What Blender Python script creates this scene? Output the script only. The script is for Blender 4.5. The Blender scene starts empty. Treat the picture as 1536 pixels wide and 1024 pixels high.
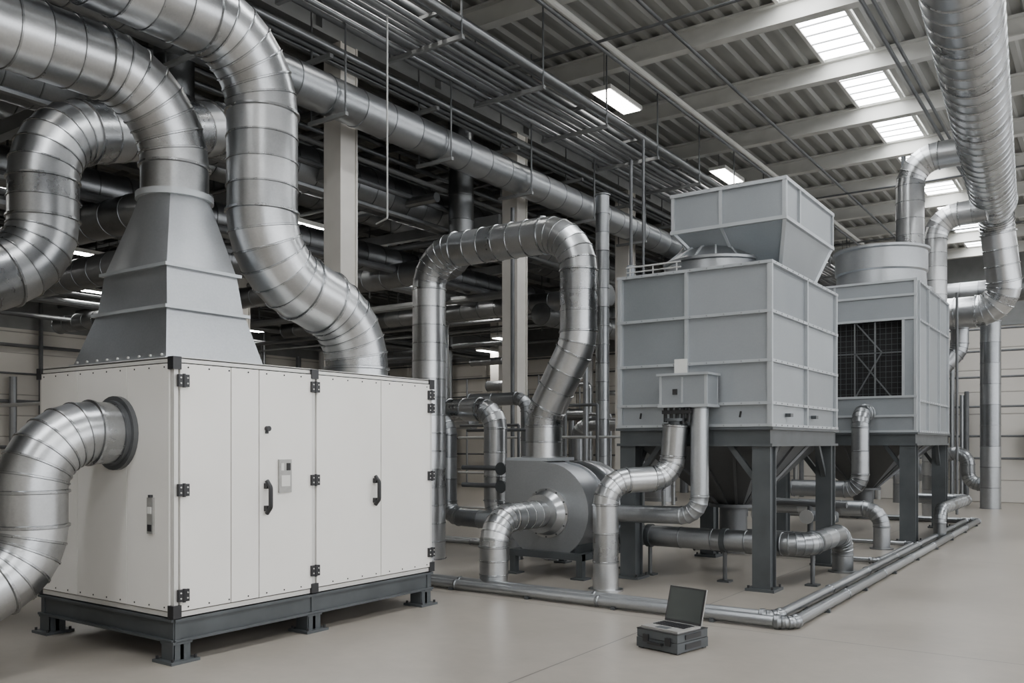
import bpy, math, random
from mathutils import Vector, Matrix
random.seed(7)
V=Vector
# ------------------------------------------------------------------ materials
def newmat(name):
    m=bpy.data.materials.new(name); m.use_nodes=True
    nt=m.node_tree; b=nt.nodes['Principled BSDF']; return m,nt,b
def N(nt,t,**k):
    n=nt.nodes.new(t)
    for a,v in k.items(): setattr(n,a,v)
    return n
def metal(name,c0,c1,metallic=.9,r0=.25,r1=.45,scale=9.,bump=.004,spangle=.10,segw=.62,nw=.28):
    m,nt,b=newmat(name)
    tc=N(nt,'ShaderNodeTexCoord')
    no=N(nt,'ShaderNodeTexNoise'); no.inputs['Scale'].default_value=scale; no.inputs['Detail'].default_value=4
    nt.links.new(tc.outputs['Object'],no.inputs['Vector'])
    nb=N(nt,'ShaderNodeTexNoise'); nb.inputs['Scale'].default_value=3.; nb.inputs['Detail'].default_value=1
    nt.links.new(tc.outputs['Object'],nb.inputs['Vector'])
    vo=N(nt,'ShaderNodeTexVoronoi'); vo.inputs['Scale'].default_value=80
    nt.links.new(tc.outputs['Object'],vo.inputs['Vector'])
    at=N(nt,'ShaderNodeAttribute'); at.attribute_name='seg'
    mx=N(nt,'ShaderNodeMath',operation='MULTIPLY'); mx.inputs[1].default_value=segw
    nt.links.new(at.outputs['Fac'],mx.inputs[0])
    m2=N(nt,'ShaderNodeMath',operation='MULTIPLY_ADD'); m2.inputs[1].default_value=nw
    nt.links.new(no.outputs['Fac'],m2.inputs[0]); nt.links.new(mx.outputs[0],m2.inputs[2])
    sv=N(nt,'ShaderNodeSeparateColor'); nt.links.new(vo.outputs['Color'],sv.inputs[0])
    m3=N(nt,'ShaderNodeMath',operation='MULTIPLY_ADD'); m3.inputs[1].default_value=spangle
    nt.links.new(sv.outputs[0],m3.inputs[0]); nt.links.new(m2.outputs[0],m3.inputs[2])
    cr=N(nt,'ShaderNodeValToRGB'); cr.color_ramp.elements[0].color=(*c0,1); cr.color_ramp.elements[1].color=(*c1,1)
    cr.color_ramp.elements[0].position=.05; cr.color_ramp.elements[1].position=.95
    nt.links.new(m3.outputs[0],cr.inputs['Fac']); nt.links.new(cr.outputs['Color'],b.inputs['Base Color'])
    mr=N(nt,'ShaderNodeMapRange'); mr.inputs['To Min'].default_value=r0; mr.inputs['To Max'].default_value=r1
    ms=N(nt,'ShaderNodeMath',operation='MULTIPLY_ADD'); ms.inputs[1].default_value=.35; nt.links.new(no.outputs['Fac'],ms.inputs[0])
    mt=N(nt,'ShaderNodeMath',operation='MULTIPLY'); mt.inputs[1].default_value=.65; nt.links.new(at.outputs['Fac'],mt.inputs[0]); nt.links.new(mt.outputs[0],ms.inputs[2])
    nt.links.new(ms.outputs[0],mr.inputs['Value']); nt.links.new(mr.outputs[0],b.inputs['Roughness'])
    b.inputs['Metallic'].default_value=metallic
    bp=N(nt,'ShaderNodeBump'); bp.inputs['Strength'].default_value=.3; bp.inputs['Distance'].default_value=bump
    nt.links.new(nb.outputs['Fac'],bp.inputs['Height']); nt.links.new(bp.outputs['Normal'],b.inputs['Normal'])
    return m
def paint(name,c,rough=.5,var=.08,metallic=0.,scale=3.,bump=0.02):
    m,nt,b=newmat(name)
    tc=N(nt,'ShaderNodeTexCoord'); no=N(nt,'ShaderNodeTexNoise'); no.inputs['Scale'].default_value=scale; no.inputs['Detail'].default_value=6
    nt.links.new(tc.outputs['Object'],no.inputs['Vector'])
    cr=N(nt,'ShaderNodeValToRGB')
    cr.color_ramp.elements[0].color=(*[max(0,x*(1-var)) for x in c],1); cr.color_ramp.elements[1].color=(*[min(1,x*(1+var)) for x in c],1)
    cr.color_ramp.elements[0].position=.3; cr.color_ramp.elements[1].position=.7
    nt.links.new(no.outputs['Fac'],cr.inputs['Fac']); nt.links.new(cr.outputs['Color'],b.inputs['Base Color'])
    b.inputs['Roughness'].default_value=rough; b.inputs['Metallic'].default_value=metallic
    bp=N(nt,'ShaderNodeBump'); bp.inputs['Strength'].default_value=bump; bp.inputs['Distance'].default_value=.02
    nt.links.new(no.outputs['Fac'],bp.inputs['Height']); nt.links.new(bp.outputs['Normal'],b.inputs['Normal'])
    return m
def emis(name,c,s):
    m,nt,b=newmat(name); b.inputs['Base Color'].default_value=(.8,.8,.8,1)
    b.inputs['Emission Color'].default_value=(*c,1); b.inputs['Emission Strength'].default_value=s
    return m
M={}
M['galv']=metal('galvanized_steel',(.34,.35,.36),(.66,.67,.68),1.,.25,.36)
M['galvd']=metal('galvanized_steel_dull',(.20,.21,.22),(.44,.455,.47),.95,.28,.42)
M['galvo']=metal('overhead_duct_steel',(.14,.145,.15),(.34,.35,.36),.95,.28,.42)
M['hood']=metal('galvanized_hood_sheet',(.30,.315,.33),(.52,.54,.56),.85,.32,.44,5.,.004,.12)
M['sheet']=metal('zinc_sheet_panel',(.21,.23,.245),(.40,.425,.445),.5,.36,.5,2.5,.004,.05,.5)
M['rib']=paint('zinc_angle_rib',(.46,.485,.505),.42,.06,.5)
M['hopper']=metal('hopper_steel',(.09,.094,.098),(.17,.175,.18),.6,.4,.55)
M['steel']=paint('painted_dark_steel',(.075,.083,.088),.45,.2,.2)
M['pipeD']=paint('dark_pipe',(.12,.125,.13),.45,.2,.4)
M['pipeL']=paint('light_conduit',(.45,.45,.44),.45,.06,.2)
M['white']=paint('cabinet_enamel',(.83,.81,.77),.36,.025,0,2.,.01)
M['alu']=paint('cabinet_frame',(.66,.65,.62),.4,.04,.2)
M['gap']=paint('panel_gasket',(.03,.03,.03),.8)
M['black']=paint('black_plastic',(.018,.018,.02),.4)
M['label']=paint('label_plate',(.36,.355,.34),.4,.1,.3,20.)
M['paper']=paint('paper_tag',(.66,.66,.63),.7)
M['col']=paint('column_paint',(.64,.615,.57),.55,.05)
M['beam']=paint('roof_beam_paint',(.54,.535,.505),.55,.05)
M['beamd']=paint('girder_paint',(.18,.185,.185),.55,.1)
M['screen']=paint('laptop_screen',(.04,.048,.045),.22)
M['mesh']=paint('recess_shade_black',(.010,.010,.011),.6)  # near-black colour standing in for shade inside the louver recess
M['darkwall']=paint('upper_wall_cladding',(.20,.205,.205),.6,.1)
M['sky']=emis('skylight_glazing',(.96,.98,1.),18.)
M['lamp']=emis('lamp_diffuser',(1.,.975,.93),20.)
M['lamp2']=emis('bay_lamp_diffuser',(1.,.975,.93),40.)
M['deck']=paint('roof_deck',(.32,.32,.30),.5,.06,.3,1.)
def wallmat():
    m,nt,b=newmat('wall_panel')
    tc=N(nt,'ShaderNodeTexCoord'); sp=N(nt,'ShaderNodeSeparateXYZ'); nt.links.new(tc.outputs['Object'],sp.inputs[0])
    md=N(nt,'ShaderNodeMath',operation='PINGPONG'); md.inputs[1].default_value=.3
    nt.links.new(sp.outputs['Z'],md.inputs[0])
    lt=N(nt,'ShaderNodeMapRange'); lt.inputs['From Min'].default_value=0; lt.inputs['From Max'].default_value=.025
    nt.links.new(md.outputs[0],lt.inputs['Value'])
    no=N(nt,'ShaderNodeTexNoise'); no.inputs['Scale'].default_value=.6; no.inputs['Detail'].default_value=5
    nt.links.new(tc.outputs['Object'],no.inputs['Vector'])
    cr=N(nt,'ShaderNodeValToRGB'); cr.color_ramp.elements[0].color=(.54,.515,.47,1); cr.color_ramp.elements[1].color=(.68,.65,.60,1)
    nt.links.new(no.outputs['Fac'],cr.inputs['Fac'])
    mx=N(nt,'ShaderNodeMix',data_type='RGBA'); mx.inputs['A'].default_value=(.30,.28,.26,1)
    nt.links.new(lt.outputs[0],mx.inputs['Factor']); nt.links.new(cr.outputs['Color'],mx.inputs['B'])
    nt.links.new(mx.outputs['Result'],b.inputs['Base Color']); b.inputs['Roughness'].default_value=.6
    bp=N(nt,'ShaderNodeBump'); bp.inputs['Strength'].default_value=.4; bp.inputs['Distance'].default_value=.03
    nt.links.new(lt.outputs[0],bp.inputs['Height']); nt.links.new(bp.outputs['Normal'],b.inputs['Normal'])
    return m
M['wall']=wallmat()
def floormat():
    m,nt,b=newmat('polished_concrete')
    tc=N(nt,'ShaderNodeTexCoord')
    no=N(nt,'ShaderNodeTexNoise'); no.inputs['Scale'].default_value=.45; no.inputs['Detail'].default_value=9; no.inputs['Roughness'].default_value=.6; no.inputs['Distortion'].default_value=.3
    n2=N(nt,'ShaderNodeTexNoise'); n2.inputs['Scale'].default_value=6; n2.inputs['Detail'].default_value=9; n2.inputs['Roughness'].default_value=.7
    for n in (no,n2): nt.links.new(tc.outputs['Object'],n.inputs['Vector'])
    ad=N(nt,'ShaderNodeMath',operation='MULTIPLY_ADD'); ad.inputs[1].default_value=.4
    nt.links.new(n2.outputs['Fac'],ad.inputs[0]); 
    ms=N(nt,'ShaderNodeMath',operation='MULTIPLY'); ms.inputs[1].default_value=.6; nt.links.new(no.outputs['Fac'],ms.inputs[0]); nt.links.new(ms.outputs[0],ad.inputs[2])
    cr=N(nt,'ShaderNodeValToRGB'); cr.color_ramp.elements[0].color=(.225,.203,.175,1); cr.color_ramp.elements[1].color=(.355,.325,.285,1)
    cr.color_ramp.elements[0].position=.32; cr.color_ramp.elements[1].position=.68
    nt.links.new(ad.outputs[0],cr.inputs['Fac'])
    sp=N(nt,'ShaderNodeSeparateXYZ'); nt.links.new(tc.outputs['Object'],sp.inputs[0])
    def joint(sock,off):
        a=N(nt,'ShaderNodeMath',operation='ADD'); a.inputs[1].default_value=off; nt.links.new(sp.outputs[sock],a.inputs[0])
        p=N(nt,'ShaderNodeMath',operation='PINGPONG'); p.inputs[1].default_value=3.; nt.links.new(a.outputs[0],p.inputs[0])
        g=N(nt,'ShaderNodeMath',operation='GREATER_THAN'); g.inputs[1].default_value=.006; nt.links.new(p.outputs[0],g.inputs[0]); return g
    g1=joint('X',3.35); g2=joint('Y',-7.3)
    mm=N(nt,'ShaderNodeMath',operation='MULTIPLY'); nt.links.new(g1.outputs[0],mm.inputs[0]); nt.links.new(g2.outputs[0],mm.inputs[1])
    mx=N(nt,'ShaderNodeMix',data_type='RGBA'); mx.inputs['A'].default_value=(.09,.085,.08,1)
    nt.links.new(mm.outputs[0],mx.inputs['Factor']); nt.links.new(cr.outputs['Color'],mx.inputs['B'])
    nt.links.new(mx.outputs['Result'],b.inputs['Base Color'])
    mr=N(nt,'ShaderNodeMapRange'); mr.inputs['To Min'].default_value=.2; mr.inputs['To Max'].default_value=.42
    nt.links.new(ad.outputs[0],mr.inputs['Value']); nt.links.new(mr.outputs[0],b.inputs['Roughness'])
    return m
M['floor']=floormat()
# ------------------------------------------------------------------ mesh builder
class MB:
    def __init__(s,name):
        s.name=name; s.v=[]; s.f=[]; s.m=[]; s.seg=[]; s.sm=[]; s.mats=[]; s.X=Matrix.Identity(4)
    def mi(s,k):
        if k not in s.mats: s.mats.append(k)
        return s.mats.index(k)
    def face(s,idx,mat,seg=.5,smooth=False):
        s.f.append(idx); s.m.append(s.mi(mat)); s.seg.append(seg); s.sm.append(smooth)
    def add(s,pts):
        b=len(s.v); s.v+= [s.X@V(p) for p in pts]; return b
    def box(s,x0,x1,y0,y1,z0,z1,mat,seg=None):
        if x0>x1:x0,x1=x1,x0
        if y0>y1:y0,y1=y1,y0
        if z0>z1:z0,z1=z1,z0
        b=s.add([(x0,y0,z0),(x1,y0,z0),(x1,y1,z0),(x0,y1,z0),(x0,y0,z1),(x1,y0,z1),(x1,y1,z1),(x0,y1,z1)])
        g=random.random() if seg is None else seg
        for q in ((0,3,2,1),(4,5,6,7),(0,1,5,4),(1,2,6,5),(2,3,7,6),(3,0,4,7)): s.face([b+i for i in q],mat,g)
    def bar(s,p0,p1,w,h,mat):
        p0=V(p0);p1=V(p1);t=(p1-p0).normalized(); u=V((0,0,1)) if abs(t.z)<.95 else V((1,0,0))
        a=t.cross(u).normalized()*w/2; c=a.cross(t).normalized()*h/2
        s.loft([[p+a*i+c*j for i,j in((-1,-1),(1,-1),(1,1),(-1,1))] for p in (p0,p1)],mat,False)
    def loft(s,rings,mat,smooth=True,caps=True,segs=None,mats=None):
        n=len(rings[0]); bs=[s.add(r) for r in rings]
        for k in range(len(rings)-1):
            g=.5 if segs is None else segs[k]; mt=mat if mats is None else mats[k]
            for i in range(n):
                j=(i+1)%n; s.face([bs[k]+i,bs[k]+j,bs[k+1]+j,bs[k+1]+i],mt,g,smooth)
        if caps:
            s.face([bs[0]+i for i in range(n)][::-1],mat); s.face([bs[-1]+i for i in range(n)],mat)
    def prof(s,p0,t,rs,mat,n=28,caps=True):
        p0=V(p0);t=V(t).normalized(); u=V((0,0,1)) if abs(t.z)<.95 else V((1,0,0)); a=t.cross(u).normalized(); c=t.cross(a)
        s.loft([[p0+t*d+(a*math.cos(2*math.pi*i/n)+c*math.sin(2*math.pi*i/n))*r for i in range(n)] for d,r in rs],mat,True,caps)
    def cyl(s,p0,p1,r,mat,n=16,r1=None):
        p0=V(p0);p1=V(p1); s.prof(p0,p1-p0,[(0,r),((p1-p0).length,r if r1 is None else r1)],mat,n)
    def duct(s,pts,r,fil=.5,sp=.28,mat='galv',h=None,w=.010,n=36,flange=(),gore=14,rnd=True):
        if h is None: h=min(.010,max(.004,r*.035))
        pts=[V(p) for p in pts]
        L=[(pts[i+1]-pts[i]).length for i in range(len(pts)-1)]
        out=[]; cur=pts[0]; out.append((pts[0],(pts[1]-pts[0]).normalized(),1))
        def straight(a,b):
            d=(b-a).length
            if d<1e-5: return
            k=max(1,round(d/sp))
            t=(b-a).normalized()
            for i in range(1,k): out.append((a+(b-a)*i/k,t,0))
        for i in range(1,len(pts)-1):
            d1=(pts[i]-pts[i-1]).normalized(); d2=(pts[i+1]-pts[i]).normalized(); th=d1.angle(d2)
            if th<.02: continue
            tl=fil*math.tan(th/2); lim=min(L[i-1]*(.5 if i>1 else .95),L[i]*(.5 if i<len(pts)-2 else .95))
            tl=min(tl,lim*.98); R=tl/math.tan(th/2)
            A=pts[i]-d1*tl; B=pts[i]+d2*tl
            nrm=(d2-d1*d1.dot(d2)).normalized(); C=A+nrm*R
            straight(cur,A)
            k=max(2,math.ceil(math.degrees(th)/gore))
            for j in range(k+1):
                a=th*j/k; P=C+(-nrm*math.cos(a)+d1*math.sin(a))*R; T=d1*math.cos(a)+nrm*math.sin(a)
                out.append((P,T,1 if j in(0,k) else 0))
            cur=B
        straight(cur,pts[-1]); out.append((pts[-1],(pts[-1]-pts[-2]).normalized(),1))
        t0=out[0][1]; u=V((0,0,1)) if abs(t0.z)<.9 else V((1,0,0)); a=t0.cross(u).normalized()
        rings=[];segs=[]
        prev=t0
        for P,T,big in out:
            ax=prev.cross(T)
            if ax.length>1e-6: a=Matrix.Rotation(prev.angle(T),3,ax.normalized())@a
            a=(a-T*a.dot(T)).normalized(); c=T.cross(a); prev=T
            hh=h*(1.9 if big else 1); ww=w*(1.5 if big else 1)
            for o,rr in((-ww,r),(-ww*.6,r+hh),(ww*.6,r+hh),(ww,r)):
                rings.append([P+T*o+(a*math.cos(2*math.pi*i/n)+c*math.sin(2*math.pi*i/n))*rr for i in range(n)])
            segs+=[.0,.1,.0,random.random() if rnd else .5]
        s.loft(rings,mat,True,True,segs[:-1])
        for e in flange:
            P,T,_=out[0] if e==0 else out[-1]
            s.prof(P-T*.02,T,[(0,r+.05),(.04,r+.05)],mat,n)
    def done(s,bevel=0,ang=35):
        me=bpy.data.meshes.new(s.name); me.from_pydata([tuple(v) for v in s.v],[],s.f); 
        for k in s.mats: me.materials.append(M[k])
        me.polygons.foreach_set('material_index',s.m); me.polygons.foreach_set('use_smooth',[True]*len(s.f))
        at=me.attributes.new('seg','FLOAT','FACE'); at.data.foreach_set('value',s.seg)
        import bmesh
        bm=bmesh.new(); bm.from_mesh(me); bmesh.ops.recalc_face_normals(bm,faces=bm.faces); bm.to_mesh(me); bm.free()
        me.set_sharp_from_angle(angle=math.radians(ang))
        ob=bpy.data.objects.new(s.name,me); bpy.context.scene.collection.objects.link(ob)
        if bevel:
            md=ob.modifiers.new('bevel','BEVEL'); md.width=bevel; md.segments=2; md.limit_method='ANGLE'; md.angle_limit=math.radians(50); md.harden_normals=True
        return ob
def duct(name,pts,r,**k):
    b=MB(name); b.duct(pts,r,**k); return b.done()
XL,XR,YN,YF,ZC=-26.,8.,-6.,38.,9.
YP=27.
# ------------------------------------------------------------------ room shell
b=MB('floor'); b.box(XL,XR,YN,YF,-.2,0,'floor'); b.done()
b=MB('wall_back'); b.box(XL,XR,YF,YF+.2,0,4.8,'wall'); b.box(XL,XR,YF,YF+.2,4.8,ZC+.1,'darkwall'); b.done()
b=MB('wall_partition'); b.box(XL,XR,YP,YP+.15,0,4.8,'wall'); b.box(XL,XR,YP-.04,YP+.19,4.8,4.92,'beamd')
x=-24.
while x<XR: b.box(x-.08,x+.08,YP-.1,YP,0,4.8,'col'); x+=4.
b.done()
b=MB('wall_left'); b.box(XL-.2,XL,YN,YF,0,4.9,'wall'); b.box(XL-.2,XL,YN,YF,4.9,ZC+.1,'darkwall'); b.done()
b=MB('wall_front'); b.box(XL,XR,YN-.2,YN,0,ZC+.1,'wall'); b.done()
b=MB('wall_right')
b.box(XR,XR+.2,YN,YF,0,1.4,'wall'); b.box(XR,XR+.2,YN,YF,6.4,ZC+.1,'wall')
y=YN
while y<YF: b.box(XR,XR+.2,y,y+.5,1.4,6.4,'wall'); y+=5.5
b.done()
b=MB('added_window_1')  # frames for out-of-view openings, added to let world light in
y=YN+.5
while y<YF-1:
    for k in range(5): b.box(XR+.06,XR+.12,y+k*1.25-.03,y+k*1.25+.03,1.4,6.4,'beamd')
    for k in range(5): b.box(XR+.06,XR+.12,y,y+5,1.4+k*1.24,1.46+k*1.24,'beamd')
    y+=5.5
b.done()
b=MB('ceiling'); pr=[]; x=XL
while x<XR:
    pr+=[(x,ZC),(x+.16,ZC),(x+.2,ZC-.07),(x+.3,ZC-.07),(x+.34,ZC)]; x+=.34
bs=b.add([(px,YN,pz) for px,pz in pr]+[(px,YF,pz) for px,pz in pr]); n=len(pr)
for i in range(n-1): b.face([bs+i,bs+i+1,bs+n+i+1,bs+n+i],'deck')
b.box(XL,XR,YN,YF,ZC+.05,ZC+.15,'deck')
b.done()
b=MB('roof_beams'); ys=[]; y=17.25-2.75*8
while y<YF: ys.append(y); y+=2.75
for y in ys:
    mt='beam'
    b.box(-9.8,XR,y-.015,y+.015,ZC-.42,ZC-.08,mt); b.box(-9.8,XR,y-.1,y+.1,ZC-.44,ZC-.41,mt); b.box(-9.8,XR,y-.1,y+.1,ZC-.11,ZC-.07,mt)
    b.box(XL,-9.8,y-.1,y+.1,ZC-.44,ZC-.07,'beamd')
b.done()
b=MB('roof_girders')
for X in (-9.8,-18.):
    b.box(X-.02,X+.02,YN,YF,7.7,8.58,'beamd'); b.box(X-.16,X+.16,YN,YF,7.66,7.72,'beamd'); b.box(X-.16,X+.16,YN,YF,8.5,8.56,'beamd')
    for y in ys: b.box(X-.15,X+.15,y-.02,y+.02,7.7,8.55,'beamd')
b.done()
def skyrow(X,w=.5):
    b=MB('skylight')
    for y in ys[:-1]:
        b.box(X-w,X+w,y+.2,y+2.55,ZC-.10,ZC-.085,'sky')
        for k in range(1,6): b.box(X-w,X+w,y+.2+k*.39-.014,y+.2+k*.39+.014,ZC-.12,ZC-.1,'beamd')
        for xx in(-w-.02,w+.02): b.box(X+xx-.03,X+xx+.03,y+.15,y+2.6,ZC-.13,ZC-.07,'beam')
    b.done()
skyrow(-4.2,.42); skyrow(3.2,.6)  # second row is out of view, added for more overhead light
def lamp(x,y,z,L=1.3,W=.42,mat='lamp'):
    b=MB('high_bay_light'); b.box(x-W/2,x+W/2,y-L/2,y+L/2,z,z+.08,'beam'); b.box(x-W/2+.03,x+W/2-.03,y-L/2+.03,y+L/2-.03,z-.012,z,mat)
    for s in(-.4,.4): b.cyl((x,y+s*L,z+.08),(x,y+s*L,ZC-.05 if z>7 else z+1.8),.008,'pipeD',6)
    b.done()
for y in (3.3,9.1,14.9,20.6,26.3,32): lamp(-7.9,y,8.15)
for y in (-2.,4.,10.): lamp(1.,y,8.15)
for x,y,z in ((-12.9,11.6,5.8),(-13.4,15,5.8),(-14.4,18,5.8),(-20.9,11.8,5.8),(-23.3,13.2,5.8),(-14.9,7.,5.8),(-20.,19.,5.6),(-15.5,22.,4.8),(-18.,24.5,4.8),(-17,3.,5.8),
    (-12.6,4.,5.6),(-22,7.,5.6),(-24,19,5.4),(-11.8,22.5,5.0),(-21,24,5.2),(-16.2,14.6,5.4),(-17.5,10.,5.5),(-12.8,30,5.6),(-18,31,5.6),(-22,3,5.6)): lamp(x,y,z,1.2,.3,'lamp2')  # lamp positions on this line are extras, added to brighten the left bay
def column(X,y,w=.18):
    b=MB('steel_column')
    b.box(X-w,X+w,y-w,y-w+.03,0.0,7.66,'col'); b.box(X-w,X+w,y+w-.03,y+w,0,7.66,'col'); b.box(X-w+.025,X+w-.025,y-w+.028,y+w-.028,0,7.66,'col')
    b.box(X-w-.08,X+w+.08,y-w-.08,y+w+.08,0,.03,'steel'); b.done()
for y in (9.5,14.2,18.9,23.6,30): column(-9.8,y)
for y in (2,14.,25.): column(-18.,y)
# ------------------------------------------------------------------ air handling unit
b=MB('air_handling_unit')
x0,x1,y0,y1,z0,z1=-7.54,-5.64,3.81,6.71,.33,2.23
b.box(x0+.02,x1-.02,y0+.02,y1-.02,z0+.02,z1-.02,'gap')
f=.035
for xx in(x0,x1-f):
    for yy in(y0,y1-f): b.box(xx,xx+f,yy,yy+f,z0,z1,'alu')
    for zz in(z0,z1-f): b.box(xx,xx+f,y0,y1,zz,zz+f,'alu')
for yy in(y0,y1-f):
    for zz in(z0,z1-f): b.box(x0,x1,yy,yy+f,zz,zz+f,'alu')
b.box(x0,x1,y0,y1,z1-.01,z1+.004,'alu')
b.box(x1-f,x1,5.128,5.166,z0,z1,'alu')
g=.005
def pnY(a,c): b.box(x1-.03,x1+.012,a+g,c-g,z0+.045,z1-.045,'white')
for a,c in((3.85,4.298),(4.298,4.565),(4.565,5.125),(5.17,5.966),(5.966,6.672)): pnY(a,c)
for a,c in((-7.5,-6.927),(-6.927,-6.225),(-6.225,-5.68)): b.box(a+g,c-g,y0-.012,y0+.03,z0+.045,z1-.045,'white')
b.box(x0-.01,x0+.03,y0+.045,y1-.045,z0+.045,z1-.045,'white'); b.box(x0+.045,x1-.045,y1-.03,y1+.01,z0+.045,z1-.045,'white')
for sx,xx in((-1,x0),(1,x1)):
    for sy,yy in((-1,y0),(1,y1)):
        for zz in(z0,z1-.085): b.box(xx-sx*.05,xx+sx*.02,yy-sy*.05,yy+sy*.02,zz-.004,zz+.09,'black')
for zz in(z0,z1-.08): b.box(x1,x1+.025,5.11,5.185,zz,zz+.08,'black')
def hinge(y,z):
    b.box(x1+.01,x1+.035,y-.045,y-.006,z-.045,z+.045,'black'); b.box(x1+.01,x1+.035,y+.006,y+.045,z-.045,z+.045,'black')
    b.cyl((x1+.032,y,z-.05),(x1+.032,y,z+.05),.012,'black',10)
    for dz in(-.02,.02):
        for dy in(-.028,.028): b.cyl((x1+.03,y+dy,z+dz),(x1+.04,y+dy,z+dz),.006,'alu',8)
for z in(2.06,1.26,.49): hinge(3.872,z)
for z in(2.08,1.29,.52): hinge(5.147,z)
for z in(2.08,1.95,1.28,.52): hinge(6.675,z)
for y in(4.63,5.876):
    for z in (1.08,1.26): b.box(x1+.01,x1+.05,y-.018,y+.018,z-.022,z+.022,'black')
    b.duct([(x1+.03,y,1.04),(x1+.075,y,1.09),(x1+.075,y,1.25),(x1+.03,y,1.3)],.018,fil=.04,sp=.2,mat='black',h=0,w=.001,n=10)
b.cyl((x1+.01,4.64,1.72),(x1+.045,4.64,1.72),.022,'black',14); b.box(x1+.01,x1+.02,4.625,4.655,1.68,1.70,'black')
b.box(x1+.01,x1+.03,4.755,4.885,1.2,1.47,'label'); b.box(x1+.03,x1+.034,4.772,4.80,1.38,1.44,'paper'); b.box(x1+.03,x1+.036,4.83,4.868,1.38,1.44,'gap')
b.box(x1+.03,x1+.034,4.775,4.865,1.25,1.34,'alu')
b.box(-5.935,-5.86,y0-.03,y0-.01,.93,1.2,'label'); b.box(-5.92,-5.875,y0-.036,y0-.03,1.08,1.13,'paper'); b.box(-5.92,-5.875,y0-.036,y0-.03,.95,1.0,'black'); b.cyl((-5.9,y0-.02,1.22),(-5.9,y0-.02,1.2),.02,'black',8)
for z in (z0+.07,z1-.07):
    for k in range(16):
        y=3.92+k*.18; b.cyl((x1+.011,y,z),(x1+.015,y,z),.007,'gap',8)
    for k in range(10):
        x=-7.45+k*.19; b.cyl((x,y0-.011,z),(x,y0-.015,z),.007,'gap',8)
def chan(p0,p1,axis):
    zt,zb=z0-.01,.15
    if axis=='y':
        x=p0[0]; b.box(x-.02,x+.02,p0[1],p1[1],zb,zt,'steel'); b.box(x-.05,x+.05,p0[1],p1[1],zb,zb+.02,'steel'); b.box(x-.05,x+.05,p0[1],p1[1],zt-.02,zt,'steel')
    else:
        y=p0[1]; b.box(p0[0],p1[0],y-.02,y+.02,zb,zt,'steel'); b.box(p0[0],p1[0],y-.05,y+.05,zb,zb+.02,'steel'); b.box(p0[0],p1[0],y-.05,y+.05,zt-.02,zt,'steel')
for X in(x0+.05,x1-.03): chan((X,y0),(X,y1),'y')
for Y in(y0+.03,5.147,y1-.05): chan((x0,Y),(x1,Y),'x')
for X in(x0+.1,x1-.06):
    for Y in(y0+.06,5.147,y1-.1):
        b.box(X-.015,X+.015,Y-.07,Y+.07,.02,.16,'steel'); b.box(X-.07,X+.07,Y-.015,Y+.015,.02,.16,'steel')
        b.box(X-.12,X+.12,Y-.12,Y+.12,0,.022,'steel'); b.box(X-.08,X+.08,Y-.08,Y+.08,.135,.155,'steel')
        b.box(X-.07,X+.07,Y-.075,Y-.06,.02,.16,'steel'); b.box(X+.055,X+.07,Y-.07,Y+.07,.02,.16,'steel')
        for dx in(-.095,.095):
            for dy in(-.095,.095): b.cyl((X+dx,Y+dy,.02),(X+dx,Y+dy,.045),.012,'black',6)
b.done(bevel=.003)
def rectring(cx,cy,hx,hy,z,n=48):
    out=[]
    for i in range(n):
        a=2*math.pi*(i+.5)/n; c,s_=math.cos(a),math.sin(a); k=1/max(abs(c),abs(s_)); out.append(V((cx+hx*c*k,cy+hy*s_*k,z)))
    for sx in(-1,1):
        for sy in(-1,1):
            t=V((cx+sx*hx,cy+sy*hy,z)); j=min(range(n),key=lambda q:(out[q]-t).length); out[j]=t
    return out
def circ(cx,cy,r,z,n=48): return [V((cx+r*math.cos(2*math.pi*(i+.5)/n),cy+r*math.sin(2*math.pi*(i+.5)/n),z)) for i in range(n)]
b=MB('duct_transition_hood')
cx,cy=-6.56,4.40
b.box(-7.30,-5.93,3.93,4.90,2.236,2.262,'rib',.4)
b.loft([rectring(-6.615,4.415,.66,.46,2.26),rectring(cx,cy,.50,.37,2.66)],'hood',False,segs=[.3])
b.box(cx-.53,cx+.53,cy-.40,cy+.40,2.655,2.68,'rib',.7)
b.loft([rectring(cx,cy,.49,.36,2.68),rectring(cx,cy,.44,.33,3.0)],'hood',False,segs=[.6])
b.box(cx-.47,cx+.47,cy-.36,cy+.36,2.995,3.02,'rib',.7)
b.loft([rectring(cx,cy,.435,.325,3.02),circ(-6.5,4.4,.275,3.64)],'hood',False,segs=[.8])
b.prof((-6.5,4.4,3.62),(0,0,1),[(0,.275),(0,.31),(.05,.31),(.05,.275)],'rib',32)
for k in range(9): b.cyl((-7.2+k*.15,3.955,2.28),(-7.2+k*.15,3.94,2.28),.01,'alu',6)
b.done(ang=12)
duct('spiral_air_duct',[(-6.5,4.4,3.66),(-6.5,4.4,4.58),(-6.5,1.2,4.50)],.272,fil=.66,sp=.24,gore=13)
duct('spiral_air_duct',[(-6.12,6.15,2.235),(-6.12,6.15,2.78),(-6.12,5.0,3.15),(-6.12,5.0,5.08),(-6.12,1.,5.08)],.3,fil=.62,sp=.24,gore=13,flange=(0,))
duct('spiral_air_duct',[(-9.3,1.6,2.5),(-8.75,3.3,2.85),(-8.7,4.43,3.40),(-8.7,4.43,4.65),(-9.2,6.8,5.5),(-11.1,9.4,6.15)],.32,fil=.65,sp=.24,gore=13)
b=MB('inlet_duct_elbow')
b.duct([(-6.35,3.80,1.68),(-6.35,3.15,1.68),(-6.35,3.15,.75),(-6.35,2.45,.42),(-6.35,2.2,0.0)],.235,fil=.42,sp=.2,gore=14)
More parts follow.
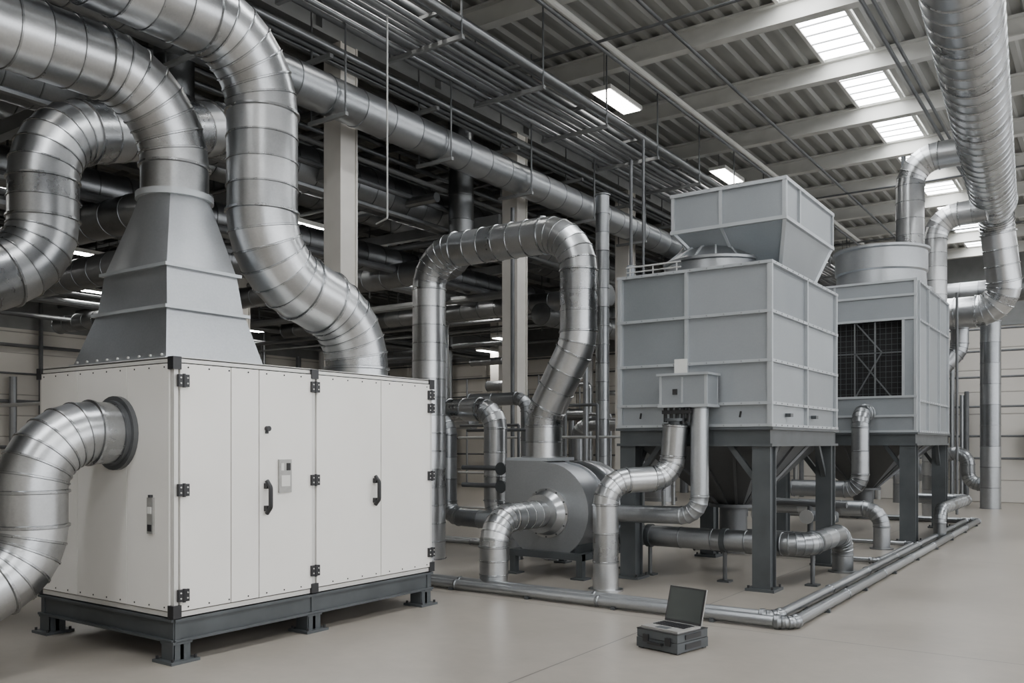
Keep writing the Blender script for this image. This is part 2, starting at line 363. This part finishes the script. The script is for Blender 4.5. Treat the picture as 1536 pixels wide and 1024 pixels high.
b.prof((-6.35,3.80,1.68),(0,-1,0),[(0,.285),(.04,.285),(.04,.25),(.07,.25)],'pipeD',32)
b.done()
b=MB('service_pipe'); b.cyl((-11.,4.7,2.02),(-7.55,4.7,2.02),.02,'pipeL',10); b.cyl((-11.,4.7,0),(-11.,4.7,2.04),.02,'pipeL',10); b.done()
duct('arched_air_duct',[(-6.0,9.34,1.42),(-6.0,9.34,1.95),(-5.49,9.34,2.85),(-5.49,9.34,4.24),(-7.9,9.34,4.24),(-7.9,9.34,0.)],.23,fil=.5,sp=.25,gore=15,flange=(0,))
b=MB('centrifugal_blower')
def scroll(k,y):
    c=V((-5.70,y,.80)); pts=[V((-6.29-.02*(k-1)*10,y,1.39)),V((-6.29-.02*(k-1)*10,y,1.1))]
    for i in range(29):
        a=math.radians(180+i*(262/28)); r=(.59-.05*i/28)*k; pts.append(c+V((math.cos(a)*r,0,math.sin(a)*r)))
    pts+= [V((-5.80+.02*(k-1)*10,y,1.39))]
    return pts
b.loft([scroll(1,8.95),scroll(1,9.42)],'hood',True,segs=[.9])
for y in(8.93,9.40): b.loft([scroll(1.05,y),scroll(1.05,y+.03)],'hood',True,segs=[.9])
b.box(-6.33,-5.72,8.98,9.62,1.385,1.425,'rib'); b.box(-6.27,-5.78,9.4,9.6,1.0,1.39,'hood')
b.prof((-5.60,9.45,.80),(0,1,0),[(0,.44),(.10,.44),(.10,.57),(.13,.58),(.14,.55),(.34,.55),(.35,.58),(.38,.58),(.42,.52),(.44,.2),(.7,.2)],'galv',48)
b.prof((-5.68,8.93,.76),(0,-1,0),[(0,.30),(.03,.30),(.04,.27),(.14,.2),(.16,.23),(.19,.23)],'galv',32)
for k in range(12):
    a=k*math.pi/6; b.cyl((-5.68+.285*math.cos(a),8.905,.76+.285*math.sin(a)),(-5.68+.285*math.cos(a),8.89,.76+.285*math.sin(a)),.012,'steel',6)
b.duct([(-5.68,8.78,.76),(-5.68,7.82,.76),(-5.68,7.82,0.)],.16,fil=.3,sp=.16,gore=15,flange=(1,))
for x in(-6.15,-5.2): b.box(x-.04,x+.04,8.85,10.1,.22,.3,'steel'); 
for y in(8.9,10.05): b.box(-6.19,-5.16,y-.04,y+.04,.221,.301,'steel')
for x in(-6.15,-5.2):
    for y in(8.9,10.05): b.box(x-.04,x+.04,y-.04,y+.04,0,.22,'steel'); b.box(x-.09,x+.09,y-.09,y+.09,0,.02,'steel')
b.box(-6.1,-6.0,8.97,9.4,.28,.5,'steel'); b.box(-5.42,-5.32,8.97,9.4,.28,.45,'steel'); b.box(-5.75,-5.45,9.95,10.2,.3,.62,'steel')
b.done()
# ------------------------------------------------------------------ cooling towers
def legs(b,X0,X1,Y0,Y1,zt,w=.1):
    for x in(X0+w,X1-w):
        for y in(Y0+w,Y1-w):
            b.box(x-w,x+w,y-w,y-w+.02,0,zt-.03,'steel'); b.box(x-w,x+w,y+w-.02,y+w,0,zt-.03,'steel'); b.box(x-.02,x+w-.03,y-w+.018,y+w-.018,0,zt-.03,'steel')
            b.box(x-w-.06,x+w+.06,y-w-.06,y+w+.06,0,.03,'steel')
            for dx in(-w-.03,w+.03):
                for dy in(-w-.03,w+.03): b.cyl((x+dx,y+dy,.03),(x+dx,y+dy,.06),.014,'black',6)
    b.box(X0,X1,Y0,Y0+.04,zt-.02,zt+.16,'steel'); b.box(X0,X1,Y1-.04,Y1,zt-.02,zt+.16,'steel')
    b.box(X0+.002,X0+.04,Y0+.04,Y1-.04,zt-.02,zt+.16,'steel'); b.box(X1-.04,X1-.002,Y0+.04,Y1-.04,zt-.02,zt+.16,'steel')
    b.box(X0-.04,X1+.04,Y0-.04,Y1+.04,zt+.15,zt+.18,'steel'); b.box(X0-.03,X1+.03,Y0-.03,Y1+.03,zt-.03,zt,'steel')
    for y in(Y0+w,Y1-w):
        b.bar((X0+w*1.5,y,zt-.45),(X0+.5,y,zt),.06,.06,'steel'); b.bar((X1-w*1.5,y,zt-.45),(X1-.5,y,zt),.06,.06,'steel')
    for x in(X0+w,X1-w):
        b.bar((x,Y0+w*1.5,zt-.45),(x,Y0+.5,zt),.06,.06,'steel'); b.bar((x,Y1-w*1.5,zt-.45),(x,Y1-.5,zt),.06,.06,'steel')
def hopper(b,X0,X1,Y0,Y1,zt,zb):
    cx,cy=(X0+X1)/2,(Y0+Y1)/2
    b.loft([[V((X0+.12,Y0+.12,zt)),V((X1-.12,Y0+.12,zt)),V((X1-.12,Y1-.12,zt)),V((X0+.12,Y1-.12,zt))],[V((cx-.2,cy-.2,zb)),V((cx+.2,cy-.2,zb)),V((cx+.2,cy+.2,zb)),V((cx-.2,cy+.2,zb))]],'hopper',False)
    b.prof((cx,cy,zb),(0,0,-1),[(0,.3),(.04,.3),(.04,.17),(zb-.3,.17),(zb-.28,.25),(zb-.25,.25)],'hopper',20)
    for i in range(-1,2):
        b.bar((cx+i*.45,Y0+.11,zt),(cx+i*.12,cy-.21,zb),.03,.05,'hopper'); b.bar((X1-.11,cy+i*.6,zt),(cx+.21,cy+i*.12,zb),.05,.03,'hopper')
def rib(b,x0,x1,y0,y1,z0,z1): b.box(x0,x1,y0,y1,z0,z1,'rib',.95)
def casing(b,X0,X1,Y0,Y1,z0,z1,zs,xs,ys_,front=True):
    t=.03
    allz=[z0]+zs+[z1]
    b.box(X0+.03,X1-.03,Y0+.03,Y1-.03,z0,z1-.01,'sheet',.3)
    xx=[X0]+xs+[X1]; yy=[Y0]+ys_+[Y1]
    for i in range(len(allz)-1):
        for j in range(len(xx)-1):
            if front: b.box(xx[j]+.01,xx[j+1]-.01,Y0+.012,Y0+.04,allz[i]+.01,allz[i+1]-.01,'sheet')
            b.box(xx[j]+.01,xx[j+1]-.01,Y1-.04,Y1-.012,allz[i]+.01,allz[i+1]-.01,'sheet')
        for j in range(len(yy)-1):
            b.box(X1-.04,X1-.012,yy[j]+.01,yy[j+1]-.01,allz[i]+.01,allz[i+1]-.01,'sheet'); b.box(X0+.012,X0+.04,yy[j]+.01,yy[j+1]-.01,allz[i]+.01,allz[i+1]-.01,'sheet')
    for z in allz:
        if front or z in(z0,z1): rib(b,X0-t,X1+t,Y0-t,Y0+.03,z-.016,z+.016)
        rib(b,X0-t,X1+t,Y1-.03,Y1+t,z-.016,z+.016); rib(b,X1-.03,X1+t-.001,Y0+.03,Y1-.03,z-.016,z+.016); rib(b,X0-t+.001,X0+.03,Y0+.03,Y1-.03,z-.016,z+.016)
    for x in xx:
        if front or x in(X0,X1): rib(b,x-.018,x+.018,Y0-t+.004,Y0+.03,z0,z1)
        rib(b,x-.018,x+.018,Y1-.03,Y1+t-.004,z0,z1)
    for y in yy: rib(b,X1-.03,X1+t-.004,y-.018,y+.018,z0,z1); rib(b,X0-t+.004,X0+.03,y-.018,y+.018,z0,z1)
    for z in allz:
        k=0
        while X0+.1+k*.2<X1:
            if (front or z in(z0,z1)): b.cyl((X0+.1+k*.2,Y0-t,z),(X0+.1+k*.2,Y0-t-.006,z),.008,'galvd',6)
            k+=1
        k=0
        while Y0+.1+k*.2<Y1: b.cyl((X1+t,Y0+.1+k*.2,z),(X1+t+.006,Y0+.1+k*.2,z),.008,'galvd',6); k+=1
b=MB('cooling_tower')
X0,X1,Y0,Y1=-4.89,-3.08,9.3,11.92
legs(b,X0,X1,Y0,Y1,1.6); hopper(b,X0,X1,Y0,Y1,1.62,.85)
casing(b,X0,X1,Y0,Y1,1.8,3.56,[2.04,2.5,3.03],[-4.04],[10.6])
b.prof((-4.02,10.1,3.56),(0,0,1),[(0,.66),(.05,.66),(.05,.60),(.17,.59),(.18,.62),(.21,.62),(.24,.56),(.34,.42),(.41,.22),(.43,.02)],'galvd',40)
for k in range(16):
    a=k*math.pi/8; b.bar((-4.02+.6*math.cos(a),10.1+.6*math.sin(a),3.77),(-4.02+.42*math.cos(a),10.1+.42*math.sin(a),3.91),.02,.02,'rib'); b.bar((-4.02+.42*math.cos(a),10.1+.42*math.sin(a),3.91),(-4.02+.1*math.cos(a),10.1+.1*math.sin(a),4.0),.02,.02,'rib')
def rr(a,c,d,e,z): return [V((a,d,z)),V((c,d,z)),V((c,e,z)),V((a,e,z))]
b.loft([rr(-3.95,-3.22,10.05,11.35,3.58),rr(-4.34,-3.02,9.6,11.5,4.09)],'sheet',False,segs=[.35])
b.loft([rr(-4.34,-3.02,9.6,11.5,4.09),rr(-4.34,-3.02,9.6,11.5,4.53)],'sheet',False,segs=[.7])
for z in(4.09,4.52):
    rib(b,-4.37,-2.99,9.57,9.62,z-.02,z+.02); rib(b,-4.37,-2.99,11.48,11.53,z-.02,z+.02); rib(b,-4.369,-4.32,9.62,11.48,z-.02,z+.02); rib(b,-3.04,-2.991,9.62,11.48,z-.02,z+.02)
for x in(-4.34,-3.75,-3.02): rib(b,x-.018,x+.018,9.575,9.62,4.09,4.52)
for y in(9.6,10.1,11.5): rib(b,-3.04,-2.995,y-.018,y+.018,4.09,4.52)
for x,xb in((-4.34,-3.95),(-3.02,-3.22)): b.bar((x,9.6,4.09),(xb,10.05,3.58),.04,.04,'rib')
b.bar((-3.02,11.5,4.09),(-3.22,11.35,3.58),.04,.04,'rib'); b.bar((-3.75,9.6,4.09),(-3.65,10.05,3.58),.03,.03,'rib')
for x in(-4.8,-4.5,-4.2): b.cyl((x,9.38,3.56),(x,9.38,3.70),.008,'pipeL',6)
b.cyl((-4.85,9.38,3.70),(-4.15,9.38,3.70),.01,'pipeL',8); b.cyl((-4.85,9.38,3.64),(-4.15,9.38,3.64),.008,'pipeL',8)
b.cyl((-4.6,9.8,3.62),(-4.3,9.8,3.95),.012,'pipeL',8); b.cyl((-4.85,9.5,3.56),(-4.85,9.5,3.75),.05,'sheet',10)
b.box(-4.17,-4.02,9.25,9.275,2.33,2.56,'paper')
b.box(-4.21,-3.66,8.95,9.28,2.02,2.36,'sheet',.6); b.box(-4.24,-3.63,8.92,9.28,2.35,2.375,'rib',.9); b.box(-4.23,-3.64,8.93,9.28,2.0,2.03,'rib',.9)
for x,y in((-4.2,8.96),(-3.67,8.96),(-3.67,9.26)): rib(b,x-.014,x+.014,y-.014,y+.014,2.03,2.35)
rib(b,-3.95,-3.93,8.935,8.96,2.05,2.33); b.box(-4.05,-4.0,8.93,8.95,2.14,2.2,'black')
for i in range(5): b.cyl((-4.18+i*.07,9.03,2.0),(-4.18+i*.07,9.03,1.84-.02*(i%2)),.02,'black',10)
b.box(-4.2,-3.86,8.98,9.1,1.93,1.97,'black')
b.prof((-4.07,9.06,1.78),(0,0,1),[(0,.13),(.03,.13),(.03,.08),(.07,.08),(.07,.12),(.1,.12)],'steel',18)
for y in(9.9,10.9): b.box(X1-.01,X1+.05,y-.05,y+.05,1.9,1.94,'steel')
for p in((-4.6,9.26,1.92),(-3.4,9.26,1.92)): b.cyl((p[0],p[1]-.01,p[2]-.03),(p[0]+.02,p[1]-.03,p[2]+.03),.012,'black',8)
b.done()
b=MB('cooling_tower')
X0,X1,Y0,Y1=-5.0,-2.68,15.2,18.4
legs(b,X0,X1,Y0,Y1,1.6,.12); hopper(b,X0,X1,Y0,Y1,1.62,.8)
casing(b,X0,X1,Y0+.25,Y1,1.8,4.24,[2.3,3.62],[],[16.3,17.4])
zA,zB=2.36,3.62; xA,xB=-4.75,-2.86
b.box(X0,X1,Y0,Y0+.03,1.8,zA,'sheet',.5); b.box(X0,X1,Y0,Y0+.03,zB,4.24,'sheet',.6); b.box(X0,xA,Y0,Y0+.03,zA,zB,'sheet',.6); b.box(xB,X1,Y0,Y0+.03,zA,zB,'sheet',.5)
b.box(X1-.03,X1-.001,Y0+.03,Y0+.27,1.8,4.23,'sheet',.5); b.box(X0+.001,X0+.03,Y0+.03,Y0+.27,1.8,4.23,'sheet',.5); b.box(X0,X1,Y0+.03,Y0+.3,4.21,4.24,'sheet',.5); b.box(X0,X1,Y0+.03,Y0+.3,1.8,1.83,'sheet',.5)
b.box(xA,xB,Y0+.2,Y0+.22,zA,zB,'mesh')  # solid backing sheet, painted dark as the shaded interior
for z in(1.8,2.05,zA,zB,4.0,4.24): rib(b,X0-.03,X1+.03,Y0-.03,Y0+.01,z-.018,z+.018)
for x in(X0,xA,xB,X1): rib(b,x-.02,x+.02,Y0-.025,Y0+.01,1.8 if x in(X0,X1) else zA,4.24 if x in(X0,X1) else zB)
rib(b,-3.95,-3.92,Y0-.02,Y0+.01,zB,4.24)
k=zA+.06
while k<zB: b.box(xA,xB,Y0+.15,Y0+.16,k,k+.006,'steel'); k+=.09
k=xA+.06
while k<xB: b.box(k,k+.006,Y0+.14,Y0+.15,zA,zB,'steel'); k+=.09
for x in(-4.4,-3.93,-3.62,-3.3): b.box(x-.012,x+.012,Y0+.03,Y0+.05,zA,zB,'galvo')
b.box(xA,xB,Y0+.03,Y0+.055,3.08,3.10,'galvo')
b.bar((-3.62,Y0+.06,3.1),(-3.05,Y0+.06,zA),.02,.02,'galvo'); b.bar((-3.2,Y0+.06,3.1),(-3.62,Y0+.06,zA),.02,.02,'galvo'); b.bar((-3.62,Y0+.06,zB),(-3.2,Y0+.06,3.1),.02,.02,'galvo')
b.prof((-3.5,16.6,4.24),(0,0,1),[(0,.86),(.06,.86),(.06,.76),(.35,.74),(.38,.77),(.72,.77),(.74,.81),(.78,.81),(.78,.74),(.3,.70)],'hood',48)
b.cyl((-3.5,16.6,4.4),(-3.5,16.6,4.95),.12,'steel',16)
for k in range(6):
    a=k*math.pi/3; b.bar((-3.5,16.6,4.8),(-3.5+.7*math.cos(a),16.6+.7*math.sin(a),4.8),.16,.02,'steel')
b.done()
# ------------------------------------------------------------------ pipework round towers
duct('supply_pipe',[(-4.6,8.41,0),(-4.6,8.41,1.18),(-4.12,9.06,1.22),(-4.07,9.06,1.8)],.14,fil=.26,sp=.3,gore=18,flange=(0,))
duct('drain_pipe',[(-3.81,9.12,2.0),(-3.81,9.12,.80),(-4.98,9.12,.78)],.1,fil=.22,sp=.7,gore=18,h=.003,flange=(1,),mat='hood')
b=MB('return_pipe')
b.duct([(-5.1,9.72,.48),(-2.83,9.72,.48),(-2.83,11.3,.48),(-2.83,11.3,0)],.125,fil=.26,sp=.4,gore=18,flange=(1,),mat='galvd')
for x,y in((-4.7,9.72),(-3.75,9.72),(-2.83,10.0)):
    b.cyl((x,y,0.02),(x,y,.36),.025,'pipeD',12); b.box(x-.07,x+.07,y-.07,y+.07,0,.02,'steel'); b.prof((x-.03,y,.48) if y<9.9 else (x,y-.03,.48),(1,0,0) if y<9.9 else (0,1,0),[(0,.14),(.06,.14)],'steel',24)
b.done()
duct('supply_pipe',[(-3.42,15.15,2.1),(-3.42,14.75,2.1),(-3.42,14.75,.86),(-4.5,14.75,.86)],.135,fil=.24,sp=.4,gore=18,mat='galvd')
duct('return_pipe',[(-5.2,14.1,.6),(-2.96,14.1,.6),(-2.96,14.1,0)],.12,fil=.26,sp=.35,gore=18,flange=(1,),mat='galvd')
duct('return_pipe',[(-3.4,19.2,.5),(-2.45,19.2,.5),(-2.45,16.0,.5),(-2.45,16.0,0)],.1,fil=.22,sp=.4,gore=18,mat='galvd')
b=MB('valve_manifold')
for i,x in enumerate((-4.6,-4.3,-3.6,-3.3)):
    b.cyl((x,12.6,0),(x,12.6,.75),.04,'pipeD',12); b.prof((x,12.6,.5),(0,0,1),[(0,.07),(.03,.09),(.12,.09),(.15,.07)],'steel',14); b.prof((x,12.53,.57),(0,-1,0),[(0,.02),(.1,.02),(.1,.1),(.12,.1)],'pipeL',14)
b.cyl((-4.9,12.6,.75),(-3.1,12.6,.75),.05,'pipeD',12); b.cyl((-4.9,12.6,.3),(-3.1,12.6,.3),.04,'pipeD',12)
b.done()
b=MB('floor_pipe_run')
for o,r in((0,.05),(.2,.05)):
    b.duct([(-9.5,7.5+o,.06),(-2.3-o,7.5+o,.06),(-2.3-o,19.6-o,.06),(-6.5,19.6-o,.06)],r,fil=.12,sp=1.6,gore=30,h=.008,w=.02,n=14,mat='galvd')
for x in(-9,-8,-7,-6,-5,-4,-3): b.box(x-.02,x+.02,7.44,7.76,0,.03,'steel')
for y in(8.5,10,11.5,13,14.5,16,17.5,19): b.box(-2.56,-2.24,y-.02,y+.02,0,.03,'steel')
b.done()
b=MB('floor_pipe_run')
for o in(0,.15,.3):
    b.duct([(-14,10.9+o,.05),(-6.4,10.9+o,.05),(-6.4,12.9,.05)],.035,fil=.1,sp=2,gore=30,h=.006,n=12,mat='galvd')
for x in(-13,-11,-9,-7.5): b.box(x-.02,x+.02,10.85,11.25,0,.015,'steel')
b.done()
b=MB('floor_pipe_run')
b.duct([(-5.2,12.25,.05),(-2.62,12.25,.05),(-2.62,14.6,.05),(-5,14.6,.05)],.035,fil=.1,sp=2,gore=30,h=.006,n=12,mat='galvd')
b.done()
b=MB('process_pipework')
b.duct([(-8.9,9.97,1.95),(-8.07,9.97,1.95),(-8.07,9.97,.55),(-6.9,9.97,.5),(-6.9,9.97,0)],.13,fil=.22,sp=.35,gore=20,mat='galvd')
b.duct([(-8.3,10.3,2.1),(-7.45,10.3,2.1),(-7.45,10.3,.5),(-6.4,10.3,.48),(-6.4,10.3,0)],.17,fil=.28,sp=.35,gore=20)
b.duct([(-8.6,11.2,2.3),(-7.5,11.2,2.3),(-7.5,11.2,1.0),(-6.6,11.2,1.),(-6.6,11.2,0.)],.1,fil=.2,sp=.4,gore=20,mat='galvd')
for z in(1.0,1.25):
    b.cyl((-7.9,10.1,z),(-6.6,10.1,z),.035,'pipeD',12)
    for x in(-7.2,-6.9): b.prof((x,10.1,z),(1,0,0),[(0,.07),(.03,.07),(.03,.05),(.1,.05),(.1,.07),(.13,.07)],'steel',14)
    b.prof((-7.05,10.0,z),(0,-1,0),[(0,.015),(.12,.015),(.12,.09),(.14,.09)],'steel',14)
for x,y,h in((-8.6,9.6,2.5),(-7.0,10.6,1.8),(-8.9,10.8,3.),(-6.6,11.8,2.2),(-8.,11.7,1.9)):
    b.cyl((x,y,0),(x,y,h),.025,'pipeD',8); b.cyl((x,y,h),(x-1.2,y,h),.025,'pipeD',8)
for z in(.5,1.1,1.7): b.cyl((-9.4,11.9,z),(-6.2,11.9,z),.02,'pipeL',8)
b.done()
# ------------------------------------------------------------------ overhead ducts
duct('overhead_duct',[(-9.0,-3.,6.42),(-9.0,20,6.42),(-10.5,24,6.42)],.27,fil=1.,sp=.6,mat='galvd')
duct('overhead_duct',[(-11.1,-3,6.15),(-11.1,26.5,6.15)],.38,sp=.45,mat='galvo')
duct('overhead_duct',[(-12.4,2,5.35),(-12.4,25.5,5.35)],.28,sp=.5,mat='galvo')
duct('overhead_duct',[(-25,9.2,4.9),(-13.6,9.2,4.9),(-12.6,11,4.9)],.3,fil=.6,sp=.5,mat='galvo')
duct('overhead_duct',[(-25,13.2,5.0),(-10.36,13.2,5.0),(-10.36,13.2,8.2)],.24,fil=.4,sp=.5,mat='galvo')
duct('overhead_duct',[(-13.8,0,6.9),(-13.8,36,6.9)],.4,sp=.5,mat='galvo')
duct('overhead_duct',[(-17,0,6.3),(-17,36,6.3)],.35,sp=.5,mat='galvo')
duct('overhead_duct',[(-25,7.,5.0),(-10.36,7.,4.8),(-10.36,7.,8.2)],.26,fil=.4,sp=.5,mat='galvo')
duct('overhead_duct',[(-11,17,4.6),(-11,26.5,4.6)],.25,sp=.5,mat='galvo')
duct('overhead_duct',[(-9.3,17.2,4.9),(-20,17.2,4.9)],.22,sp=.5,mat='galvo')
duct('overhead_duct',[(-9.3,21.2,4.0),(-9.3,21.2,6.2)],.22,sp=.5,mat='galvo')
duct('overhead_duct',[(-6.5,30,6.2),(6,30,6.2)],.35,sp=.5,mat='galvo')
duct('riser_duct',[(-7.78,14.1,0),(-7.78,14.1,6.15)],.125,sp=.35,h=.012,mat='galvd')
duct('riser_duct',[(-7.4,20.,0),(-7.4,20.,6.0),(-9.2,20,6.0)],.22,fil=.4,sp=.35,mat='galvd')
b=MB('main_exhaust_duct')
b.duct([(-.85,2.,6.9),(-2.25,21.7,6.9)],.43,sp=.36,h=.018,w=.018,n=40,gore=12)
b.prof((-2.25,21.7,6.9),(-.071,1,0),[(0,.45),(.03,.45),(.35,.37)],'galv',40)
b.duct([(-2.27,22.0,6.9),(-2.32,22.7,6.88),(-2.12,23.2,4.72),(-5.5,23.3,4.72)],.36,fil=.6,sp=.42,h=.015,w=.018,n=40,gore=14)
b.done()
duct('branch_duct',[(-2.0,17.84,6.95),(-3.24,17.84,6.95),(-3.24,17.84,4.25)],.25,fil=.5,sp=.3,gore=13)
duct('branch_duct',[(-2.3,20.87,6.55),(-3.3,20.87,6.5),(-3.3,20.87,0.)],.25,fil=.5,sp=.3,gore=13)
duct('wall_riser_pipe',[(-2.6,24.4,4.6),(-2.6,24.4,0)],.23,sp=.5,mat='galvd')
duct('wall_riser_pipe',[(-3.2,23.8,4.4),(-3.2,23.8,3.9),(-3.75,23.6,3.2),(-3.75,23.6,.9),(-4.6,23.6,.8)],.2,fil=.4,sp=.4,mat='galvd')
duct('wall_riser_pipe',[(-3.9,25.2,1.2),(-3.2,25.2,1.5),(-3.2,25.2,.6),(-2.6,25.2,.5)],.17,fil=.3,sp=.4,mat='galvd')
duct('wall_riser_pipe',[(-4.9,25.5,0),(-4.9,25.5,6)],.16,sp=.5,mat='galvd')
# ------------------------------------------------------------------ pipe racks
b=MB('overhead_pipe_rack')
R=random.Random(3)
for i,(x,z,r) in enumerate([(-8.75,7.3,.05),(-8.6,7.3,.04),(-8.45,7.32,.06),(-8.25,7.3,.04),(-8.12,7.3,.035),(-7.98,7.31,.05),(-7.82,7.3,.04),(-7.6,7.45,.08),(-8.7,7.75,.05),(-8.5,7.75,.035),(-8.3,7.76,.06),(-8.05,7.75,.04)]):
    b.cyl((x,-4,z+r),(x,36,z+r),r,'galvo' if i==7 else ('galvd' if i%2 else 'pipeD'),12)
y=-3.
while y<36:
    b.box(-8.9,-7.5,y-.03,y+.03,7.24,7.3,'beamd'); b.box(-8.9,-7.9,y-.03,y+.03,7.7,7.75,'beamd')
    for x in(-8.88,-7.53): b.cyl((x,y,7.25),(x,y,8.6),.015,'pipeD',6)
    y+=2.1
b.done()
b=MB('overhead_pipe_rack')
for i,(x,z,r) in enumerate([(-10.3,7.0,.06),(-10.15,7.0,.04),(-10.0,7.0,.05),(-9.4,7.1,.05),(-9.25,7.1,.04),(-9.1,7.1,.06)]):
    b.cyl((x,-4,z+r),(x,36,z+r),r,'galvo' if i%2 else 'pipeD',12)
y=-3.
while y<36:
    b.box(-10.45,-8.95,y-.03,y+.03,6.94,7.0,'beamd'); b.box(-9.4,-8.65,y-.025,y+.025,6.08,6.13,'beamd')
    b.cyl((-8.68,y,6.1),(-8.68,y,8.6),.014,'pipeD',6); b.cyl((-9.35,y,6.1),(-9.35,y,7.7),.014,'pipeD',6)
    y+=2.3
b.done()
b=MB('ceiling_conduits')
for x,z,r,mt in((-7.2,8.42,.055,'beam'),(-3.2,8.3,.035,'pipeD'),(-3.05,8.3,.03,'pipeD'),(-6.1,8.45,.03,'pipeD'),(-7.0,8.1,.03,'pipeD')):
    b.cyl((x,-4,z),(x,37,z),r,mt,10)
for y in(12.6,24.,30.): b.cyl((-9.6,y,8.2),(6,y,8.2),.025,'pipeD',8)
b.done()
b=MB('hanger_rod')
b.cyl((-8.0,8.6,4.6),(-8.0,8.6,7.3),.012,'pipeL',8); b.cyl((-8.0,8.6,4.6),(-8.2,8.6,4.55),.012,'pipeL',8); b.done()
b=MB('overhead_pipe_lattice')
for i in range(46):
    x=R.uniform(-25,-10.4); z=R.uniform(5.0,8.3); r=R.choice((.03,.04,.05,.07,.1))
    b.cyl((x,R.uniform(-4,4),z),(x,R.uniform(20,36),z),r,R.choice(('pipeD','galvo','galvd','pipeD','beamd')),10)
for i in range(40):
    y=R.uniform(3,26); z=R.uniform(4.8,8.3); r=R.choice((.03,.04,.06,.09))
    b.cyl((-25.8,y,z),(R.uniform(-12,-10),y,z),r,R.choice(('pipeD','galvo','beamd')),10)
for i in range(26):
    y=R.uniform(3,26); x=R.uniform(-24,-10.5); b.cyl((x,y,5.2),(x,y,8.7),.02,'pipeD',6)
for y in(6,10,14,18,22,26):
    b.box(-25.95,-10,y-.08,y+.08,5.9,6.1,'beamd')
b.done()
b=MB('wall_pipework')
for i in range(46):
    x=R.uniform(-25.5,-5.2); h=R.uniform(2.5,6.5); r=R.choice((.03,.04,.06,.1,.14))
    b.cyl((x,26.6,0),(x,26.6,h),r,R.choice(('pipeD','galvd','galvd','pipeL')),10)
for i in range(14):
    x=R.uniform(-5.2,1.); h=R.uniform(2.5,5); r=R.choice((.02,.03,.04,.06))
    b.cyl((x,26.7,0),(x,26.7,h),r,R.choice(('pipeD','galvd','pipeD')),10)
for z in(1.2,1.8,2.6,3.4,4.1,4.7): b.cyl((-25.5,26.75,z),(1,26.75,z),R.choice((.03,.05)),'pipeD',8)
for x in(-1.8,-.6): b.box(x-.25,x+.25,26.6,26.85,1.2,2.0,'label')
for i in range(44):
    y=R.uniform(6,26); h=R.uniform(2.5,6.5); r=R.choice((.03,.04,.06,.1))
    b.cyl((-25.7,y,0),(-25.7,y,h),r,R.choice(('pipeD','galvd','pipeL')),10)
for z in(1.5,2.8,3.6,4.4): b.cyl((-25.8,5,z),(-25.8,26,z),R.choice((.03,.05)),'pipeD',8)
b.done()
b=MB('background_plant')
for i in range(16):
    x=R.uniform(-17,-9); y=R.uniform(15,25); h=R.uniform(2.,5.); r=R.choice((.05,.08,.12,.18))
    b.duct([(x,y,0),(x,y,h),(x+R.choice((-1.5,1.5)),y,h)],r,fil=r*2,sp=.5,mat='galvd',n=14,gore=22)
for x,y in((-13,20),(-15.5,17),(-10.6,22.5)):
    b.prof((x,y,0),(0,0,1),[(0,.5),(.1,.5),(.1,.45),(1.7,.45),(1.9,.3),(1.95,.1)],'galvd',24)
b.done()
b=MB('thin_riser_pipes')
for x,y,r,h in((-7.35,14.4,.03,6.8),(-7.2,14.6,.025,7.2),(-9.3,13.4,.04,6),(-9.25,15.2,.04,6),(-9.4,16.3,.06,6),(-3.95,21,.05,8),(-3.0,21.9,.03,5)): b.cyl((x,y,0),(x,y,h),r,'pipeD' if r<.06 else 'galvd',10)
b.done()
# ------------------------------------------------------------------ laptop on instrument case
b=MB('laptop_on_instrument_case')
b.X=Matrix.Translation((-3.115,6.2,0))@Matrix.Rotation(math.radians(-12),4,'Z')
b.box(0,.39,0,.40,.012,.085,'steel'); b.box(.003,.387,.003,.397,.09,.150,'steel'); b.box(.01,.38,.01,.39,.083,.092,'black')
for x in(.03,.36):
    for y in(.03,.37): b.box(x-.02,x+.02,y-.02,y+.02,0,.014,'black')
for x in(.07,.28): b.box(x,x+.05,-.014,.004,.06,.12,'black')
b.box(.13,.145,-.03,.0,.055,.07,'black'); b.box(.245,.26,-.03,.0,.055,.07,'black'); b.box(.13,.26,-.036,-.022,.053,.072,'black')
b.box(.39,.396,.1,.3,.03,.07,'black'); b.box(.39,.396,.1,.3,.105,.14,'black')
b.box(.0,.39,.0,.40,.150,.156,'black')
b.box(.02,.37,.03,.33,.156,.172,'label')
for r_ in range(5):
    for c in range(12): b.box(.045+c*.025,.066+c*.025,.15+r_*.03,.173+r_*.03,.172,.176,'black')
b.box(.14,.25,.05,.12,.172,.174,'steel')
keep=b.X.copy()
b.X=keep@Matrix.Translation((0,.335,.168))@Matrix.Rotation(math.radians(-16),4,'X')
b.box(.02,.37,0,.012,0,.29,'label'); b.box(.022,.368,-.004,.0,.003,.287,'black'); b.box(.035,.355,-.006,-.003,.02,.275,'screen')
b.X=keep
for x in(.07,.32): b.cyl((x-.02,.335,.17),(x+.02,.335,.17),.009,'black',10)
b.done()
# ------------------------------------------------------------------ world + camera
w=bpy.data.worlds.new('World'); bpy.context.scene.world=w; w.use_nodes=True
w.node_tree.nodes['Background'].inputs[0].default_value=(.95,.97,1,1); w.node_tree.nodes['Background'].inputs[1].default_value=4.2
cam=bpy.data.cameras.new('camera'); co=bpy.data.objects.new('camera',cam); bpy.context.scene.collection.objects.link(co)
co.location=(0,0,1.6); co.rotation_euler=(math.radians(90),0,math.radians(34.8))
cam.sensor_width=36; cam.lens=30.7; cam.shift_y=.0996; cam.clip_end=200
bpy.context.scene.camera=co
